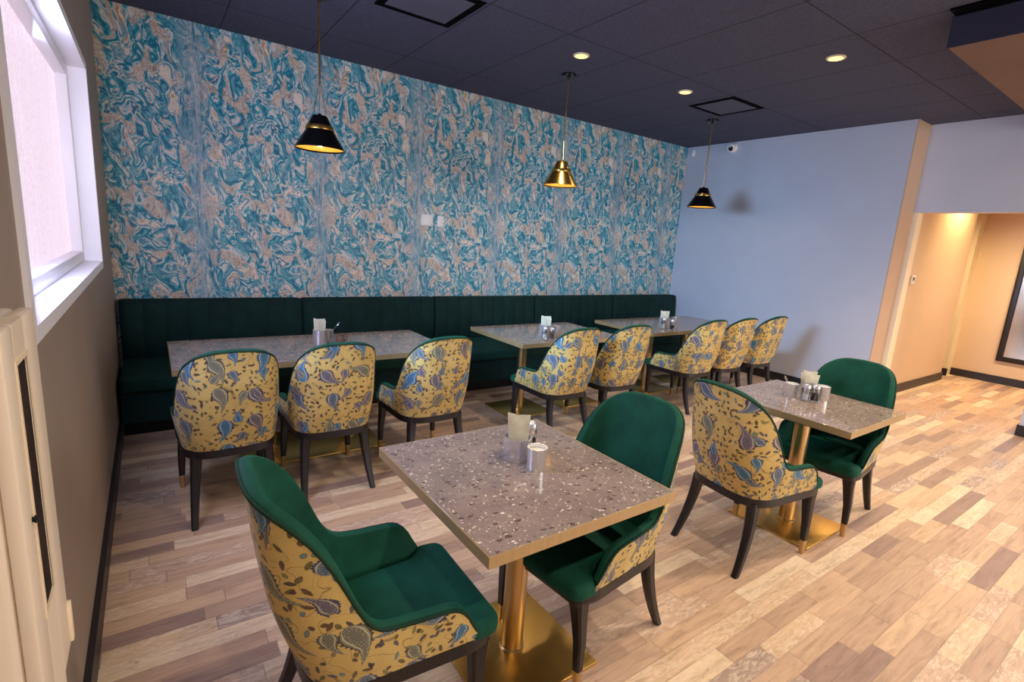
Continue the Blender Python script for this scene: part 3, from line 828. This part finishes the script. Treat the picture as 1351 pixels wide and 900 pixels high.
# ================================================================== TABLETOP ITEMS
TZ = .76
def cup(name, x, y, r, h, label, cat, mat, group=None, fill=None, sides=32, flare=1.06, rz=0):
    t = thing(name, label, cat, (x, y, TZ), rz, group)
    bm = bmesh.new()
    lathe(bm, [(r*.96, 0), (r, .004), (r*flare, h-.002), (r*flare+.001, h), (r*flare-.003, h), (r-.004, .006), (.001, .005)], sides)
    o = link('cup_body', bm, mat, t)
    if fill:
        bm = bmesh.new(); lathe(bm, [(r*.9, .01), (r*flare-.006, h*.82), (.001, h*.86)], sides)
        link('contents', bm, fill, t)
    return t
def napkins(x, y, z, w, h, n, label, rz=0, group=None):
    t = thing('napkin_bundle', label, 'napkins', (x, y, z), rz, group)
    for k in range(n):
        off = (k-(n-1)/2)*.011; hh = h*(1-.05*abs(k-(n-1)/2)) ; sk = random.uniform(-.004, .004)
        bm = bmesh.new(); rows = []
        for j in range(8):
            v = j/7; r = []
            for i in range(9):
                u = i/8*2-1
                zz = hh*v - .012*v*u*(1 if k % 2 else -.4)
                wv = w*(.86+.20*v)
                r.append((u*wv+sk, off*(1+.9*v) + .005*math.sin(u*3+k)*v, zz))
            rows.append(r)
        Vf = [[bm.verts.new(p) for p in r] for r in rows]
        for a in range(7):
            for b in range(8): bm.faces.new((Vf[a][b], Vf[a][b+1], Vf[a+1][b+1], Vf[a+1][b]))
        bmesh.ops.solidify(bm, geom=bm.faces[:], thickness=.004)
        link('napkin', bm, M['napkin'], t)
    return t
def shaker(x, y, r, h, label, fill, group, rz=0, sq=True):
    t = thing('glass_shaker', label, 'shaker', (x, y, TZ), rz, group)
    bm = bmesh.new(); lathe(bm, [(r*.9, 0), (r, .004), (r, h*.72), (r*.86, h*.76), (r*.80, h*.76), (r*.88, h*.70), (r*.88, .008), (.001, .007)], 8 if sq else 24)
    link('glass_body', bm, M['glass'], t)
    bm = bmesh.new(); lathe(bm, [(r*.82, .009), (r*.84, h*.42), (.001, h*.44)], 8 if sq else 24)
    link('filling', bm, fill, t)
    bm = bmesh.new(); lathe(bm, [(r*.90, h*.74), (r*.92, h*.80), (r*.84, h*.92), (r*.4, h), (.001, h)], 24)
    link('metal_lid', bm, M['steel'], t)
    return t
def spoon(x, y, z, ln, tilt, rz, label, group=None):
    t = thing('spoon', label, 'spoon', (x, y, z), rz, group)
    dx, dz = math.sin(tilt), math.cos(tilt)
    bm = bmesh.new(); tube(bm, [(dx*ln*q, 0, dz*ln*q) for q in (0, .3, .6, .78)], [.0022, .0022, .0026, .003], 8)
    link('handle', bm, M['chrome'], t)
    bm = bmesh.new(); bmesh.ops.create_uvsphere(bm, u_segments=16, v_segments=10, radius=1, matrix=Matrix.Translation((dx*ln*.88, 0, dz*ln*.88)) @ Matrix.Rotation(tilt, 4, 'Y') @ Matrix.Diagonal((.005, .013, .022, 1)))
    link('bowl', bm, M['chrome'], t)
    return t
GH, GN, GS, GCU = 'steel napkin holders', 'paper napkin bundles', 'glass shakers', 'small steel cups'
# front table
cup('napkin_holder', 1.475, -3.79, .058, .098, 'faceted steel holder of napkins on the front table', 'napkin holder', M['steel'], GH, None, 8, 1.04, .3)
napkins(1.475, -3.79, TZ+.006, .042, .185, 4, 'tall folded cream napkins in the faceted holder on the front table', math.radians(-32), GN)
shaker(1.575, -3.752, .022, .135, 'glass shaker standing behind the faceted steel holder on the front table', M['pepper'], GS)
cup('sugar_cup', 1.488, -3.905, .038, .092, 'plain round steel cup in front of the faceted holder on the front table', 'cup', M['steel'], GCU, M['sugar'])
# right-hand table
cup('sugar_cup', 3.70, -3.80, .042, .088, 'steel cup with a spoon at the far left of the set on the right-hand table', 'cup', M['steel'], GCU, M['sugar'])
spoon(3.70, -3.80, TZ+.03, .115, .5, 2.6, 'small spoon sticking out of the steel cup on the right-hand table')
cup('sugar_cup', 3.845, -3.93, .044, .088, 'round steel cup at the near right of the set on the right-hand table', 'cup', M['steel'], GCU, M['sugar'])
shaker(3.690, -3.900, .027, .112, 'square glass shaker, the left of two in front of the napkins on the right-hand table', M['salt'], GS, math.radians(22))
shaker(3.742, -3.935, .027, .112, 'square glass shaker, the right of two in front of the napkins on the right-hand table', M['pepper'], GS, math.radians(22))
cup('napkin_holder', 3.885, -3.825, .050, .085, 'low steel napkin holder behind the shakers on the right-hand table', 'napkin holder', M['steel'], GH, None, 8, 1.04, .2)
napkins(3.885, -3.825, TZ+.006, .040, .150, 5, 'white napkins standing upright against the green chair back', math.radians(-46), GN)
# long left table
cup('napkin_holder', 1.31, -1.36, .052, .115, 'steel napkin holder on the long left table', 'napkin holder', M['steel'], GH, None, 32, 1.0)
napkins(1.31, -1.36, TZ+.006, .040, .195, 4, 'white napkins standing in the holder on the long left table', math.radians(-10), GN)
cup('sugar_cup', 1.385, -1.30, .042, .10, 'round steel cup with a spoon in it on the long left table', 'cup', M['steel'], GCU, M['sugar'])
spoon(1.385, -1.30, TZ+.05, .14, .75, .1, 'spoon leaning out to the right from the cup on the long left table')
t = thing('stoneware_jug', 'small brown jug with a handle on the long left table', 'jug', (1.455, -1.40, TZ), 0)
bm = bmesh.new(); lathe(bm, [(.026, 0), (.034, .012), (.036, .035), (.028, .062), (.026, .075), (.029, .082), (.024, .080), (.022, .06), (.001, .01)], 28)
link('jug_body', bm, M['stoneware'], t)
bm = bmesh.new(); tube(bm, [(.030+.026*math.sin(PI*q), 0, .022+.048*q) for q in [k/10 for k in range(11)]], .004, 8)
link('handle', bm, M['stoneware'], t)
# middle table
cup('napkin_holder', 3.345, -1.62, .060, .120, 'steel napkin holder on the middle banquette table', 'napkin holder', M['steel'], GH, None, 8, 1.04, .4)
napkins(3.345, -1.62, TZ+.006, .044, .195, 5, 'cream napkins standing in the holder on the middle table', math.radians(-38), GN)
shaker(3.275, -1.70, .024, .115, 'glass shaker left of the napkins on the middle table', M['salt'], GS)
shaker(3.335, -1.735, .024, .115, 'glass shaker in front of the napkins on the middle table', M['pepper'], GS)
cup('sugar_cup', 3.475, -1.63, .040, .105, 'steel cup right of the napkins on the middle table', 'cup', M['steel'], GCU, M['sugar'])
# far table
cup('napkin_holder', 5.19, -1.55, .060, .120, 'steel napkin holder on the far banquette table', 'napkin holder', M['steel'], GH, None, 8, 1.04, .4)
napkins(5.19, -1.55, TZ+.006, .044, .190, 5, 'cream napkins standing in the holder on the far table', math.radians(-48), GN)
shaker(5.10, -1.62, .026, .135, 'tall glass shaker left of the napkins on the far table', M['salt'], GS)
shaker(5.18, -1.68, .026, .120, 'glass shaker in front of the napkins on the far table', M['pepper'], GS)
cup('sugar_cup', 5.33, -1.60, .038, .125, 'steel cup right of the napkins on the far table', 'cup', M['steel'], GCU, M['sugar'])

# ================================================================== LIGHT
def area(name, loc, direction, sx, sy, e, col):
    ld = bpy.data.lights.new(name, 'AREA'); ld.shape = 'RECTANGLE'; ld.size = sx; ld.size_y = sy; ld.energy = e; ld.color = col
    o = bpy.data.objects.new(name, ld); C.objects.link(o); o.location = loc
    o.rotation_euler = Vector(direction).to_track_quat('-Z', 'Y').to_euler(); o['kind'] = 'helper'; return o
# added fill at the unseen street front, far behind the camera
for x, e in ((1.42, 5), (3.88, 45), (6.3, 130)):
    area('front_fill', (x, YF-.05, 1.6), (0, 1, -.05), 2.1, 2.4, e, (1.0, .93, .85))
# cool daylight through the frosted side window
area('window_daylight', (-.115, (WY0+WY1)/2, (WZ0+WZ1)/2), (1, .15, -.10), wy-.2, wz-.2, 85, (.60, .67, 1.0)).data.spread = math.radians(180)
area('window_daylight', (-.11, (WY0+WY1)/2+.2, (WZ0+WZ1)/2), (1, .22, -.16), wy-.5, wz-.4, 42, (.36, .66, 1.0)).data.spread = math.radians(62)
# warm recessed downlights of the ceiling grid (three in view; the rest unseen, added as fill)
for x, y, e in ((3.39, -1.753, 26), (4.805, -1.758, 24), (4.82, -3.173, 50), (3.39, -3.17, 36), (3.39, -4.6, 105), (3.39, -6.0, 60), (1.97, -4.6, 75), (1.97, -6.0, 60), (.56, -6.0, 75)):
    spot('downlight_and_fill_beam', (x, y, H-.03), e, (1, .83, .62), 125, .7, .05)
for x, y, e in ((5.3, -5.0, 120), (6.6, -5.0, 105), (5.3, -6.6, 100)):  # unseen spots added under the soffit to warm the right-hand floor
    spot('soffit_fill', (x, y, 3.03), e, (1, .85, .68), 130, .7, .05)
# hallway lamps
spot('hall_beam', (9.27, YR-.22, 2.86), 150, (1, .76, .38), 150, .8, .04)
for x, y in ((9.3, -4.6), (9.4, -6.5)):
    spot('hall_beam', (x, y, 2.86), 200, (1, .78, .54), 150, .7, .08)

w_ = bpy.data.worlds.new('World'); scene.world = w_; w_.use_nodes = True
bgn = w_.node_tree.nodes['Background']; bgn.inputs[0].default_value = (.75, .82, 1, 1); bgn.inputs[1].default_value = .15

# ================================================================== CAMERA
cam = bpy.data.cameras.new('camera'); co = bpy.data.objects.new('camera', cam); C.objects.link(co)
Rm = Matrix(((0.8195750931889549, 0.05705368795158138, -0.5701241472832382), (-0.5691476271965855, 0.1958340792713029, -0.7985737234923632), (0.0660881614270839, 0.978975939483236, 0.19297270488880822)))
co.matrix_world = Matrix.Translation((0.265899694, -5.39228629, 1.65217395)) @ Rm.to_4x4()
cam.sensor_width = 36; cam.lens = 674.335152/1351*36; cam.clip_start = .02; cam.clip_end = 100
scene.camera = co
vs = scene.view_settings
scene.display_settings.display_device = 'sRGB'
vs.view_transform = 'Standard'; vs.look = 'None'; vs.gamma = 1; vs.use_curve_mapping = False
vs.exposure = 0.22
scene.cycles.use_denoising = True
scene.cycles.max_bounces = 7; scene.cycles.diffuse_bounces = 4; scene.cycles.sample_clamp_indirect = 6
